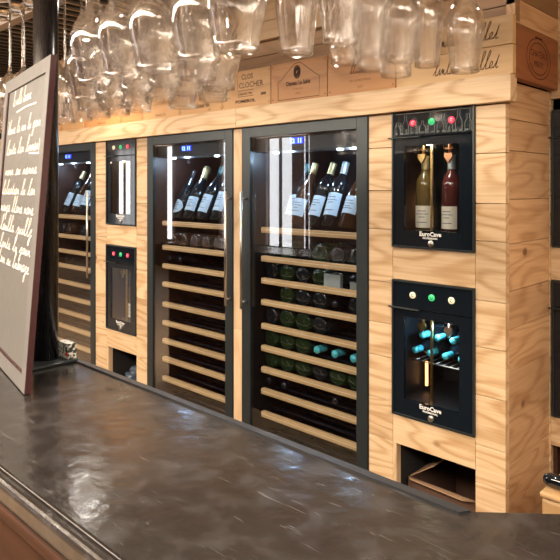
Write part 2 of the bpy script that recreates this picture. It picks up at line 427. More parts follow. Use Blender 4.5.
# ------------------------------------------------------------------ pine wall
ZF_T, ZF_B = .268, -1.50
F1 = (-3.995, -3.312); F2 = (-2.772, -2.100); F3 = (-2.034, -1.354)
UL = (-3.183, -2.880); UR = (-1.245, -.931)
UZ = ((.270, -.212), (-.328, -.806)); OPZ = (-.912, -1.24)
p = MB()
T = .028
def boards(mb, x0, x1, z0, z1, hs, y0=YW, t=T, mi=0):
    z = z1; k = 0
    while z > z0+1e-4:
        h = min(hs[k % len(hs)], z-z0)
        if z-h-z0 < .03: h = z-z0
        mb.box(x0+.0006, x1-.0006, y0, y0+t, H+z-h+.0009, H+z-.0009, mi, .0012); z -= h; k += 1
boards(p, -5.6, F1[0], -1.55, .262, (.17, .21, .15))
boards(p, F1[1], UL[0], -1.55, .262, (.19, .14, .22, .16))
boards(p, UL[1], F2[0], -1.55, .262, (.15, .20, .17, .19))
boards(p, F2[1], F3[0], -1.55, .262, (.9, 1.2), mi=1)
boards(p, F3[1], UR[0], -1.55, .262, (.12, .155, .14, .19, .15))
boards(p, UR[1], -.83, -1.55, .262, (.155, .16, .12, .19, .15))
for U in (UL, UR):
    boards(p, U[0], U[1], UZ[1][0], UZ[0][1], (.2,))
    boards(p, U[0], U[1], OPZ[0], UZ[1][1], (.2,))
    boards(p, U[0], U[1], -1.55, OPZ[1], (.2,))
for F in (F1, F2, F3): boards(p, F[0], F[1], -1.55, ZF_B-.004, (.2,))
# long beam over the cabinets and the dark plank above the crates
for a, b in ((-5.6, -3.9), (-3.9, -2.05), (-2.05, -.802)):
    p.box(a+.001, b-.001, YW-.028, YW+.02, H+.264, H+.349, 0, .0015)
p = p.build('wall_back', [M['pine_x'], M['pine_z']]); struct(p)
d = MB()
for a, b in ((-5.6, -3.1), (-3.1, -.80)):
    d.box(a+.001, b-.001, YW+.006, YW+.036, H+.515, H+.565, 0)
    d.box(a+.001, b-.001, YW+.002, YW+.036, H+.567, H+.622, 0)
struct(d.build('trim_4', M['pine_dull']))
d = MB()
for a, b in ((-5.6, -2.6), (-2.6, -.80)):
    d.box(a+.001, b-.001, YW-.03, YW+.036, H+.624, H+.70, 0, .001)
    d.box(a+.001, b-.001, YW-.03, YW+.036, H+.702, H+.799, 0, .001)
struct(d.build('trim_5', M['pine_top']))
# the return of the wall at the right and the alcove behind it
s_ = MB(); z = .335
for k, h in enumerate((.12, .10, .155, .14, .15, .12, .135, .14, .15, .13, .16, .14, .13, .15, .2)):
    z1 = max(z-h, -1.55)
    if z > -1.549: s_.box(-.86, -.832, YW+.030, 2.24, H+z1+.0008, H+z-.0008, 0, .001)
    z = z1
s_ = s_.build('wall_right_return', M['pine_y']); struct(s_)
d = MB()
d.box(-.83, -.802, YW+.002, 2.24, H+.51, H+.585, 0, .001)
d.box(-.83, -.802, YW+.002, 2.24, H+.587, H+.799, 1, .001)
struct(d.build('trim_6', [M['pine_y'], M['pine_dull_y']]))
a_ = MB(); YA = 2.24
boards(a_, -.86, -.828, -1.55, .34, (.2, .17), YA)
boards(a_, -.828, .9, .31, .80, (.16, .18), YA, mi=0)
boards(a_, -.828, .9, -.328, -.205, (.2,), YA)
boards(a_, -.828, .9, -.91, -.806, (.2,), YA)
boards(a_, -.49, .9, -.205, .31, (.2, .16), YA); boards(a_, -.49, .9, -.806, -.328, (.2, .16), YA)
boards(a_, -.49, .9, -1.55, -.91, (.2, .16), YA)
struct(a_.build('wall_alcove', M['pine_x']))
# niches behind the two low openings and the alcove opening
def niche(x0, x1, z0, z1, y0, dp, name, mat):
    b = MB(); t = .012
    b.box(x0, x0+t, y0, y0+dp, z0, z1); b.box(x1-t, x1, y0, y0+dp, z0, z1)
    b.box(x0+t, x1-t, y0, y0+dp, z0, z0+t); b.box(x0+t, x1-t, y0, y0+dp, z1-t, z1)
    b.box(x0, x1, y0+dp, y0+dp+t, z0, z1)
    return struct(b.build(name, mat))
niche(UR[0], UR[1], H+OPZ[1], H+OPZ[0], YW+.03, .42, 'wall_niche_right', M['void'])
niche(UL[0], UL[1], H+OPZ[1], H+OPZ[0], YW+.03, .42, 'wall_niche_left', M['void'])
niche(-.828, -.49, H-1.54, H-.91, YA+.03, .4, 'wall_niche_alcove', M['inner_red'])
# thin side faces of the two openings
d = MB()
for U in (UL, UR):
    d.box(U[0]-.001, U[0]+.014, YW+.002, YW+.03, H+OPZ[1], H+OPZ[0])
struct(d.build('trim_7', M['pine_z']))

# ------------------------------------------------------------------ branded crate fronts above the beam
def crate(u0, u1, z0, z1, mat, label, deco=None, y=YW-.018):
    x0, x1 = X_at(u0, y), X_at(u1, y)
    r = empty('wine_crate_panel', ((x0+x1)/2, y+.01, H+z0), label, 'wooden crate front')
    nl = MB().box(x0+.002, x1-.002, y, y+.022, H+z0, H+z1, 0, .0012)
    for xx in (x0+.012, x1-.012):
        for zz in (H+z0+.014, H+z1-.014):
            nl.lathe([(0, 0), (.0022, 0), (.0022, .0012)], 8, 1, Matrix.Translation((xx, y, zz)) @ Matrix.Rotation(PI/2, 4, 'X'))
    nl.build('panel', [mat, M['ink']], r)
    if deco:
        ink = MB(); deco(ink, x0, x1, y-.0008, H+z0, H+z1); ink.build('branding', [M['ink'], M['ink_soft']], r)
    return r
XD, ZD = (1, 0, 0), (0, 0, 1)
def T_(ink, s, size, cx, y, z, mi=0, bold=.0, sx=1.0):
    text_mb(ink, s, size, (cx, y, z), (sx, 0, 0), ZD, mi, 'CENTER', bold)
def d_clos(ink, x0, x1, y, z0, z1):
    c = (x0+x1)/2; h = z1-z0
    T_(ink, 'CLOS', .034, c+.012, y, z0+h*.76, sx=.9)
    T_(ink, 'DU', .030, x0+.06, y, z0+h*.53, sx=1)
    T_(ink, 'CLOCHER', .034, c+.035, y, z0+h*.53, sx=1)
    T_(ink, 'POMEROL', .019, c, y, z0+h*.13, bold=.0006, sx=1.5)
    T_(ink, '1er', .014, x0+.05, y, z0+h*.28); T_(ink, '2008', .016, x1-.045, y, z0+h*.28, bold=.0005)
    ribbon(ink, [(-.045, 0), (.05, 0), (.05, .026), (-.045, .026), (-.045, 0)], .002, (c, y, z0+h*.3), XD, ZD, 0)
    T_(ink, 'GRAND VIN', .016, c+.002, y, z0+h*.335, sx=.95)
    ribbon(ink, [(-.010, 0), (-.010, .03), (0, .075), (.010, .03), (.010, 0)], .002, (x0+.098, y, z0+h*.5), XD, ZD)
def d_sable(ink, x0, x1, y, z0, z1):
    h = z1-z0; w = x1-x0; c = (x0+x1)/2
    o = [(-.36, .06), (-.36, .52), (-.27, .60), (-.25, .66), (-.06, .93), (0, .95), (.06, .93), (.25, .68), (.30, .61), (.37, .55), (.37, .06), (-.36, .06)]
    ribbon(ink, [(a*w, b*h) for a, b in o], .0022, (c, y, z0), XD, ZD)
    for k, (rr, wd) in enumerate(((.022, .004), (.017, .004), (.011, .006))):
        ribbon(ink, [(rr*.8*math.cos(a*PI/10), rr*1.15*math.sin(a*PI/10)) for a in range(21)], wd, (c-.004, y, z0+h*.72), XD, ZD)
    ribbon(ink, [(-.006, -.016), (.004, -.004), (-.002, .008), (.006, .018)], .007, (c-.004, y, z0+h*.72), XD, ZD)
    T_(ink, 'Chateau Le Sable', .024, c, y, z0+h*.40, bold=.0006, sx=.80)
    T_(ink, 'ST EMILION', .011, c, y, z0+h*.27, 1); T_(ink, '2010', .014, c, y, z0+h*.16, 1)
def d_sun(ink, x0, x1, y, z0, z1):
    h = z1-z0; c = (x0+x1)/2+.02
    T_(ink, 'S. ROMAIN', .036, c, y, z0+h*.62, bold=.0006, sx=.8)
    ribbon(ink, [(.05*math.cos(a*PI/12), .05*math.sin(a*PI/12)) for a in range(13)], .0025, (c, y, z0+h*.34), XD, ZD, 1)
    T_(ink, 'Grand Vin', .030, c, y, z0+h*.16, bold=.0006, sx=.8); T_(ink, '2005', .012, c+.05, y, z0+h*.05)
def d_script(ink, x0, x1, y, z0, z1, word='Chaumet', mi=1, sc=.026):
    h = z1-z0; ss, L_ = cursive(word, sc)
    for st in ss: ribbon(ink, smooth(st), .003, ((x0+x1)/2-L_/2, y, z0+h*.45), XD, ZD, mi)
    T_(ink, 'MIS EN BOUTEILLE', .012, (x0+x1)/2, y, z0+h*.26, mi); T_(ink, '2009', .014, (x0+x1)/2, y, z0+h*.1, mi)
def d_small(ink, x0, x1, y, z0, z1):
    T_(ink, 'GRAND CRU', .016, (x0+x1)/2, y, z0+.012); T_(ink, 'Domaine', .034, (x0+x1)/2, y, z0+.07, 1)
crate(14, 62, .350, .508, M['crate_b'], 'wooden crate front on the beam to the left of the black post')
crate(62, 84, .350, .508, M['crate_a'], 'narrow pale crate front on the beam just right of the black post')
crate(84, 121, .350, .508, M['crate_b'], 'crate front behind the hanging glasses above the left small dispensers', d_small)
crate(121, 143, .350, .508, M['crate_b'], 'narrow amber crate front above the left edge of the middle fridge')
crate(143, 180, .350, .508, M['crate_a'], 'pale crate front stamped GRAND CRU above the middle fridge', d_small)
crate(180, 222, .350, .510, M['crate_a'], 'crate front with a half sun mark above the right of the middle fridge', d_sun)
crate(222, 271, .350, .512, M['crate_a'], 'pale crate front branded CLOS DU CLOCHER POMEROL', d_clos)
crate(271, 327.5, .350, .512, M['crate_b'], 'crate front with arched outline and dark oval, branded Chateau Le Sable', d_sable)
crate(327.5, 396, .350, .512, M['crate_b'], 'amber crate front with faint script above the top right fridge corner', lambda i, *a: d_script(i, *a))
def vuillet(z0, z1, label, up):
    y = YW-.022; x0, x1 = X_at(396, y), X_at(513, y)
    r = empty('wine_crate_panel', ((x0+x1)/2, y+.01, H+z0), label, 'wooden crate front')
    MB().box(x0+.002, x1, y, y+.024, H+z0, H+z1, 0, .0012).build('panel', M['crate_c'], r)
    ink = MB(); ss, L_ = cursive('Lindon Vuillet', .034)
    for st in ss: ribbon(ink, smooth(st, 4), .0024, (x1-.045-L_, y-.0008, H+z0+.022), XD, ZD)
    ink.build('branding', M['ink'], r)
vuillet(.349, .438, 'lower cream crate board with script ending Vuillet by the wall corner', 0)
vuillet(.440, .530, 'upper cream crate board with script ending Vuillet by the wall corner', 1)
# red brown crate on the return
r = empty('wine_crate_panel', (-.80, 2.05, H+.338), 'red-brown crate front with an oval brand on the wall return', 'wooden crate front')
MB().box(-.830, -.800, 1.885, 2.232, H+.338, H+.507, 0, .0015).build('panel', M['crate_red'], r)
ink = MB(); YD = (0, 1, 0)
for rr in (.052, .066): ribbon(ink, [(rr*1.5*math.cos(a*PI/16), rr*math.sin(a*PI/16)) for a in range(33)], .003, (-.7992, 2.06, H+.42), YD, ZD)
text_mb(ink, 'CHATEAU', .03, (-.7992, 2.06, H+.425), YD, ZD, 0, 'CENTER'); text_mb(ink, 'MEDOC', .022, (-.7992, 2.06, H+.395), YD, ZD, 0, 'CENTER')
ribbon(ink, [(-.03, 0), (.03, 0)], .006, (-.7992, 2.06, H+.488), YD, ZD)
ink.build('branding', plain('dark_red_ink', (.06, .015, .006), .8), r)

# ------------------------------------------------------------------ wine fridges
SH = (-.189, -.315, -.412, -.507, -.612, -.709, -.803, -.898, -.999, -1.10, -1.20)
def fridge(F, hx, label, red):
    x0, x1 = F; r = empty('wine_fridge', ((x0+x1)/2, 2.1, 0), label, 'wine fridge')
    lin = [M['inner'], M['inner_red']]
    mi = 1 if red else 0
    zt, zb = H+ZF_T, H+ZF_B; yb = 2.50
    b = MB()
    b.box(x0+.006, x0+.026, YW+.022, yb, zb, zt-.002, mi); b.box(x1-.026, x1-.006, YW+.022, yb, zb, zt-.002, mi)
    b.box(x0+.026, x1-.026, yb-.02, yb, zb, zt-.002, mi); b.box(x0+.026, x1-.026, YW+.022, yb-.02, zb, zb+.03, mi)
    b.box(x0+.026, x1-.026, YW+.022, yb-.02, zt-.04, zt-.002, 0)
    b.box(x0+.05, x1-.05, YW+.03, YW+.16, zt-.115, zt-.04, 0)        # lamp housing
    b.build('cabinet', lin, r)
    w = .050; fr = MB(); y0, y1 = YW-.004, YW+.018
    fr.box(x0, x0+w, y0, y1, zb, zt, 0, .0015); fr.box(x1-w, x1, y0, y1, zb, zt, 0, .0015)
    fr.box(x0+w, x1-w, y0, y1, zt-w, zt, 0, .0015); fr.box(x0+w, x1-w, y0, y1, zb, zb+w, 0, .0015)
    fr.box(x0-.006, x1+.006, YW+.006, YW+.012, zb, zt+.006, 1)
    # cut the gasket open in the middle: four strips
    fr.v = fr.v[:-8]; fr.f = fr.f[:-6]; fr.m = fr.m[:-6]; fr.sm = fr.sm[:-6]
    for q in ((x0-.006, x0, zb, zt+.006), (x1, x1+.006, zb, zt+.006), (x0, x1, zt, zt+.006)):
        fr.box(q[0], q[1], YW-.001, YW+.020, q[2], q[3], 1)
    fr.build('door_frame', [M['frame_grey'], M['black']], r)
    MB().box(x0+w, x1-w, YW+.002, YW+.006, zb+w, zt-w).build('door_glass', M['fridge_glass'], r)
    hn = MB(); hy = YW-.034
    hn.tube([(hx, hy, H-.02), (hx, hy, H-.535)], .0062, 12)
    for zz in (H-.052, H-.505): hn.tube([(hx, hy, zz), (hx, y0+.001, zz)], .0055, 8)
    hn.build('handle', M['steel'], r)
    # lit read-out and two LED spots
    cx = (x0+x1)/2-.035
    dp = MB().box(cx-.045, cx+.03, YW+.026, YW+.030, zt-.088, zt-.062).build('display', M['blue_led'], r)
    dg = MB(); text_mb(dg, '12  11', .026, (cx-.008, YW+.0255, zt-.084), XD, ZD, 0, 'CENTER', .0008); dg.build('digits', M['cyan_led'], dp)
    for sx in (x0+.16, x1-.17):
        MB().lathe([(0, 0), (.011, 0), (.013, .006)], 14, 0, Matrix.Translation((sx, YW+.05, zt-.123))).build('led_spot', M['led'], r)
        l = point('fridge_light', (sx, YW+.14, zt-.135), 1.5, (.55, .76, 1.0), .012); l.parent = r; l.location -= r.location
    for k, z in enumerate(SH):
        sf = MB().box(x0+.080, x1-.070, YW+.034, YW+.056, H+z-.0125, H+z+.0125, 0, .003)
        sf.box(x0+.081, x1-.071, YW+.0335, YW+.036, H+z+.001, H+z+.0035, 1)
        sh = sf.build('shelf', [M['shelf_wood'], M['shelf_highlight']], r)
        dk = MB()
        for q in range(7): dk.box(x0+.028, x1-.028, YW+.075+q*.065, YW+.087+q*.065, H+z-.010, H+z-.004)
        dk.box(x0+.07, x0+.08, YW+.056, yb-.06, H+z-.014, H+z-.010); dk.box(x1-.08, x1-.07, YW+.056, yb-.06, H+z-.014, H+z-.010)
        dk.build('wire_deck', M['foil_black'], sh)
    return r
fridge(F1, -3.345, 'leftmost tall wine fridge, partly behind the black post', True)
fridge(F2, -2.112, 'middle tall wine fridge with dark empty lower shelves', True)
fridge(F3, -2.008, 'right-hand tall wine fridge, largest in view, with filled shelves', False)

# ------------------------------------------------------------------ bottles
def bottle_proto(name, body, foil, label_mat=None, champ=False, shape='bord', label_z=(.06, .155), round_label=False):
    o = bpy.data.objects.new('wine_bottle', None); o.empty_display_size = .03
    R = .0375
    if shape == 'bord': pr = [(0, .006), (.03, 0), (R, .004), (R, .19), (R*.9, .212), (.019, .235), (.0145, .25), (.0143, .3)]
    else: pr = [(0, .006), (.034, 0), (.041, .004), (.041, .14), (.037, .17), (.024, .215), (.0155, .25), (.0148, .3)]
    g = MB().lathe(pr, 24); g.build('glass_body', body, o)
    c = MB().lathe([(.0152, .244), (.0155, .252), (.0152, .296), (.0158, .298), (.0155, .304), (0, .305)], 18) if not champ else \
        MB().lathe([(.024, .214), (.0185, .238), (.0175, .27), (.021, .282), (.021, .298), (.014, .308), (0, .31)], 18)
    c.build('capsule', foil, o)
    if label_mat:
        lb = MB(); z0, z1 = label_z; rr = (R if shape == 'bord' else .041)+.0006
        vs = []; n = 12; span = 1.15
        for i in range(n+1):
            a = -PI/2-span+2*span*i/n
            hh = 1.0
            if round_label: hh = max(.12, math.sqrt(max(0, 1-((i-n/2)/(n/2))**2)))
            m_ = (z0+z1)/2; q = (z1-z0)/2*hh
            if shape != 'bord' and not round_label: q = min(q, .135-m_) if m_+q > .14 else q
            vs += [(rr*math.cos(a), rr*math.sin(a), m_-q), (rr*math.cos(a), rr*math.sin(a), m_+q)]
        lb.add(vs, [(2*i, 2*i+2, 2*i+3, 2*i+1) for i in range(n)], 0, True)
        lo = lb.build('label', label_mat, o)
        pt = MB()
        for zz, ww in ((z1-.022, .5), (z1-.034, .7), (z1-.046, .35), (z0+.02, .6)):
            if zz < z0+.006: continue
            v2 = []
            for i in range(5):
                a = -PI/2-ww+2*ww*i/4
                v2 += [((rr+.0005)*math.cos(a), (rr+.0005)*math.sin(a), zz), ((rr+.0005)*math.cos(a), (rr+.0005)*math.sin(a), zz+.003)]
            pt.add(v2, [(2*i, 2*i+2, 2*i+3, 2*i+1) for i in range(4)])
        pt.build('print', M['print'], lo)
    return o
BP = {
 'blue': bottle_proto('a', M['bottle'], M['foil_gold'], M['paper'], False, 'bord', (.045, .135)),
 'gold': bottle_proto('b', M['bottle_brown'], M['foil_gold'], M['paper'], False, 'burg', (.04, .12)),
 'champ': bottle_proto('c', M['bottle'], M['foil_gold'], M['paper'], True, 'burg', (.045, .12)),
 'teal': bottle_proto('d', M['bottle'], M['foil_dkteal'], M['paper'], False, 'burg', (.04, .135)),
 'silver': bottle_proto('e', M['bottle'], M['foil_silver'], M['paper'], False, 'bord', (.05, .15)),
 'round': bottle_proto('f', M['bottle'], M['foil_black'], M['paper'], False, 'burg', (.03, .11), True),
 'plain': bottle_proto('g', M['bottle'], M['foil_black'], None),
 'plain_green': bottle_proto('h', M['bottle_green'], M['foil_black'], None, False, 'burg'),
 'teal_reflected': bottle_proto('i', M['bottle'], M['foil_teal'], None),  # bottles that stand in for reflections in the glass doors
 'brown': bottle_proto('j', M['bottle_brown'], M['foil_black'], None),
 'rose': bottle_proto('k', M['bottle_rose'], M['foil_silver'], M['cream_paper'], False, 'bord', (.018, .105)),
 'amber': bottle_proto('m', M['bottle_brown'], M['foil_gold'], M['paper'], False, 'burg', (.06, .135)),
 'white': bottle_proto('l', M['bottle_gold'], M['foil_gold'], M['cream_paper'], False, 'bord', (.018, .105)),
}
used = set()
def put_bottle(kind, loc, rot, label, group=None, scale=1):
    pr = BP[kind]
    if kind not in used:      # first use: link the prototype itself
        o = pr; COL.objects.link(o); used.add(kind)
    else:
        o = copy_tree(pr)
    o.location = loc; o.rotation_euler = rot; o.scale = (scale,)*3
    if 'group' in o: del o['group']
    return tag(o, label, 'wine bottle', group)
ORD = ('first', 'second', 'third', 'fourth', 'fifth', 'sixth', 'seventh', 'eighth')
lean = math.radians(-24)
def deck(z): return H+z+.0
stand = [
 # right-hand fridge, front row then the shorter row behind at the left
 ('gold', -1.825, 2.00, 'leaning dark bottle with gold capsule in the centre of the right-hand fridge top shelf'),
 ('blue', -1.735, 2.01, 'leaning bottle with square pale label, second of four tall ones in the right-hand fridge'),
 ('silver', -1.640, 2.00, 'leaning bottle with silver capsule, third of four tall ones in the right-hand fridge'),
 ('amber', -1.535, 1.985, 'rightmost leaning bottle with big pale label on the right-hand fridge top shelf'),
 ('teal', -1.912, 2.06, 'dark leaning bottle just left of the gold-capped one in the right-hand fridge'),
 ('round', -1.955, 2.17, 'leftmost dark leaning bottle on the right-hand fridge top shelf'),
 # middle fridge
 ('round', -2.690, 2.01, 'leaning bottle with round label at the left of the middle fridge top shelf'),
 ('champ', -2.578, 2.00, 'leaning champagne bottle with gold foil neck in the middle fridge'),
 ('teal', -2.470, 2.00, 'leaning bottle with dark teal capsule in the middle fridge'),
 ('silver', -2.360, 2.00, 'leaning bottle with tall pale label, right of the teal-capped one in the middle fridge'),
 ('blue', -2.250, 1.99, 'rightmost leaning bottle with pale labels in the middle fridge'),
 # left fridge
 ('blue', -3.905, 2.00, 'leftmost leaning bottle on the top shelf of the left fridge'),
 ('gold', -3.790, 2.01, 'leaning gold-capped bottle in the middle of the left fridge top shelf'),
 ('silver', -3.680, 2.00, 'leaning silver-capped bottle with pale label in the left fridge'),
 ('blue', -3.575, 2.00, 'rightmost leaning bottle beside the handle of the left fridge'),
]
for k, x, y, lb in stand:
    ln = lean if k != 'round' else lean*.9
    put_bottle(k, (x, y, deck(SH[0])+.015), (ln, 0, random.uniform(-.15, .15)), lb, None, .93 if k == 'round' else 1)
def lying(F, shelf, kinds, fname, x_from=.09, step=.094, neck=()):
    n = 0
    for i, k in enumerate(kinds):
        if k is None: continue
        x = F[0]+x_from+i*step; n += 1
        z = H+SH[shelf]-.004+.0415
        nf = i in neck
        desc = {'plain': 'dark', 'plain_green': 'green', 'brown': 'brown', 'teal_reflected': 'reflected teal-capped'}[k]
        lb = '%s wine bottle lying %s from the left on the %s shelf of the %s fridge' % (desc, ORD[i], ORD[shelf], fname)
        if nf: put_bottle(k, (x, 2.25, z), (PI/2, 0, 0), lb, 'bottles lying on the fridge shelves')
        else: put_bottle(k, (x, YW+.085, z), (-PI/2, 0, random.uniform(-.02, .02)), lb, 'bottles lying on the fridge shelves')
P_, G_, B_, T_C = 'plain', 'plain_green', 'brown', 'teal_reflected'
lying(F3, 1, (P_, G_, P_, G_, P_, P_), 'right-hand', neck=(2,))
lying(F3, 2, (P_, G_, P_, G_, P_, P_), 'right-hand')
lying(F3, 3, (None, G_, P_, P_, P_, P_), 'right-hand', neck=(4,))
lying(F3, 4, (P_, G_, G_, P_, None, None), 'right-hand')
lying(F3, 5, (G_, G_, G_, T_C, T_C, T_C), 'right-hand', neck=(3, 4, 5))  # the teal-capped ones stand in for a reflection in the door glass
lying(F3, 6, (G_, G_, G_, P_, G_, G_), 'right-hand')
lying(F3, 7, (P_, P_, None, None, P_, None), 'right-hand', neck=(0, 1, 4))
lying(F2, 1, (B_, B_, B_, B_, B_, P_), 'middle')
lying(F2, 2, (P_, P_, None, None, None, None), 'middle', neck=(0, 1))
lying(F1, 1, (P_, B_, None, P_, None, B_), 'left')
lying(F1, 3, (None, P_, P_, None, P_, None), 'left', neck=(1, 2, 4))
# two square paper wrapped boxes lying between the shelves of the right-hand fridge
for q, (x, w_, lb) in enumerate(((-1.575, .085, 'pale grey square carton between shelves near the right of the right-hand fridge'),
                                  (-1.455, .06, 'dull smaller carton beside the frame of the right-hand fridge'))):
    o = MB().box(x-w_/2, x+w_/2, YW+.062, YW+.074, H+SH[2]+.001-.004, H+SH[2]+.060-q*.02, 0, .001).box(x-w_/2+.004, x+w_/2-.004, YW+.074, YW+.0845, H+SH[2]-.003, H+SH[2]+.05-q*.02, 0)
    o = o.build('bottle_tag', plain('grey_card_%d' % q, (.30-.1*q, .33-.12*q, .34-.14*q), .8)); tag(o, lb, 'card tag')

# ------------------------------------------------------------------ wine dispensers
def dispenser(U, Z, yf, label, art=False, warm=True, strip=(.03, .13), buttons=('red', 'green', 'red'), handle=True):
    x0, x1 = U; zt, zb = H+Z[0], H+Z[1]; W = x1-x0; Hh = zt-zb
    r = empty('wine_dispenser', ((x0+x1)/2, yf+.2, zb), label, 'wine dispenser')
    b = MB(); yb = yf+.34
    b.box(x0+.002, x0+.018, yf+.012, yb, zb+.002, zt-.002); b.box(x1-.018, x1-.002, yf+.012, yb, zb+.002, zt-.002)
    b.box(x0+.018, x1-.018, yf+.012, yb, zt-.10, zt-.002); b.box(x0+.018, x1-.018, yf+.012, yb, zb+.002, zb+.05)
    b.box(x0+.018, x1-.018, yb-.012, yb, zb+.05, zt-.10)
    b.build('housing', M['inner'], r)
    fr = MB(); e = .006
    fr.box(x0, x0+e, yf-.008, yf+.012, zb, zt); fr.box(x1-e, x1, yf-.008, yf+.012, zb, zt)
    fr.box(x0+e, x1-e, yf-.008, yf+.012, zt-e, zt); fr.box(x0+e, x1-e, yf-.008, yf+.012, zb, zb+e)
    fr.build('frame', M['frame_grey'], r)
    pn = MB().box(x0+e, x1-e, yf-.004, yf+.012, zt-.094, zt-e, 0, .001).build('control_panel', M['bezel'], r)
    yp = yf-.0046
    for k, bc in enumerate(buttons):
        bx = x0+W*(.27+.235*k)
        MB().lathe([(0, 0), (.0112, 0), (.0118, .0025), (.0118, .004)], 18, 0, Matrix.Translation((bx, yp-.003, zt-.048)) @ Matrix.Rotation(-PI/2, 4, 'X')).build('button', M[bc], pn)
        ic = MB(); yq = yp-.0036
        ribbon(ic, [(-.004, .005), (-.004, -.002), (0, -.006), (.004, -.002), (.004, .005)] if k == 1 else [(.004, .005), (-.003, .003), (-.003, -.003), (.004, -.005)], .002, (bx, yq, zt-.048), XD, ZD)
        ic.build('button_symbol', M['black'] if bc != 'red' else M['white_print'], pn)
    if art:
        ar = MB()
        for k in range(9):
            bx = x0+.022+k*(W-.044)/8; hgt = .045+.012*((k*5) % 3)
            zz = zt-.088
            ribbon(ar, [(-.012, 0), (-.012, hgt*.5), (-.004, hgt*.75), (-.004, hgt), (.004, hgt), (.004, hgt*.75), (.012, hgt*.5), (.012, 0)], .0014, (bx, yp, zz), XD, ZD)
        for k in range(14):
            ss, _ = cursive('aelu'[k % 4]+'nm'[k % 2], .011)
            for st in ss: ribbon(ar, smooth(st, 2), .0013, (x0+.012+k*.0205, yp, zt-.086), XD, ZD, 0)
        ribbon(ar, [(0, 0), (W-.03, 0)], .0014, (x0+.015, yp, zt-.014), XD, ZD)
        ribbon(ar, [(0, 0), (0, -.07)], .0014, (x1-.016, yp, zt-.014), XD, ZD)
        ar.build('line_art', M['grey_print'], pn)
    # glazed door: black border with clear window
    zd = zt-.098; wl, wr, wt, wb = x0+.048, x1-.055, zd-.028, zb+.062
    dr = MB(); y0, y1 = yf-.003, yf+.008
    dr.box(x0+e, wl, y0, y1, zb+e, zd); dr.box(wr, x1-e, y0, y1, zb+e, zd)
    dr.box(wl, wr, y0, y1, wt, zd); dr.box(wl, wr, y0, y1, zb+e, wb)
    dr = dr.build('door', M['bezel'], r)
    MB().box(wl, wr, yf-.001, yf+.003, wb, wt).build('door_glass', M['unit_glass'], dr)
    hd = MB().box(x0-.012, x0+W*.36, yf-.016, yf-.0035, zd-.001, zd+.003, 0, .001).build('handle', M['frame_grey'], r)
    lg = MB(); text_mb(lg, 'EuroCave', .021, ((x0+x1)/2-.005, yf-.0036, zb+.044), XD, ZD, 0, 'CENTER', .0007)
    text_mb(lg, 'PROFESSIONAL', .0085, ((x0+x1)/2-.005, yf-.0036, zb+.034), XD, ZD, 0, 'CENTER', .0003)
    lg.build('lettering', M['white_print'], dr)
    MB().lathe([(0, 0), (.010, 0), (.0115, .003), (.0115, .0055)], 20, 0, Matrix.Translation(((x0+x1)/2-.002, yf-.0085, zb+.019)) @ Matrix.Rotation(-PI/2, 4, 'X')).build('lock', M['steel'], dr)
    # inside: centre rod, two taps, glowing strip that stands in for a gold reflection
    cx = (wl+wr)/2-.028
    MB().box(cx-.004, cx+.004, yf+.05, yf+.058, zb+.05, zt-.10).build('divider_rod', M['gold'], r)
    for k, tx in enumerate((x0+W*.28, x0+W*.61)):
        tp = MB()
        tp.tube([(tx, yf+.06, zt-.10), (tx, yf+.06, zt-.155)], .0055, 10)
        tp.box(tx-.015, tx+.015, yf+.05, yf+.065, zt-.140, zt-.134)
        hv = [(0, -.036), (.016, -.012), (.013, 0), (0, -.003), (-.013, 0), (-.016, -.012)]
        n = len(hv); c0 = (tx, zt-.152)
        tp.add([(c0[0]+a, yf+.046, c0[1]+b_) for a, b_ in hv]+[(c0[0]+a, yf+.056, c0[1]+b_) for a, b_ in hv],
               [list(range(n)), [n+i for i in range(n)][::-1]]+[(i, (i+1) % n, n+(i+1) % n, n+i) for i in range(n)])
        tp.build('tap', M['gold'] if k == 0 else M['copper'], r)
    if warm:
        MB().box(wl-.012, wl-.004, yf+.16, yf+.168, wb+strip[0], wb+strip[1]).build('reflection_strip', M['reflection_glow'], r)
        l = point('dispenser_light', (cx, yf+.035, zt-.125), .35, (1, .80, .55), .01); l.parent = r; l.location -= r.location
    return r
dispenser(UR, UZ[0], YW, 'upper right wine dispenser with line drawings of bottles on its panel', art=True)
dispenser(UR, UZ[1], YW, 'lower right wine dispenser with pale buttons and reflected teal-capped bottles', strip=(.005, .095), buttons=('pale_button', 'green', 'pale_button'))
dispenser(UL, UZ[0], YW, 'upper small wine dispenser between the left and middle fridges', buttons=('pale_button', 'green', 'red'))
dispenser(UL, UZ[1], YW, 'lower small wine dispenser with orange glow left of the middle fridge')
dispenser((-.822, -.496), UZ[0], YA, 'upper wine dispenser in the alcove at the right picture edge', warm=False)
dispenser((-.822, -.496), UZ[1], YA, 'lower wine dispenser in the alcove at the right picture edge', warm=False)
zb = H+UZ[0][1]+.0505
put_bottle('white', (UR[0]+.072, YW+.10, zb), (0, 0, .1), 'white wine bottle with cream label, left one in the upper right dispenser', None, .9)
put_bottle('rose', (UR[0]+.176, YW+.10, zb), (0, 0, -.1), 'red wine bottle with cream label, right one in the upper right dispenser', None, .9)
put_bottle('white', (UL[0]+.13, YW+.10, H+UZ[1][1]+.0505), (0, 0, 0), 'upright bottle left of the rod in the lower small dispenser', None, .9)
put_bottle('rose', (UL[0]+.225, YW+.10, H+UZ[1][1]+.0505), (0, 0, 0), 'upright bottle right of the rod in the lower small dispenser', None, .9)
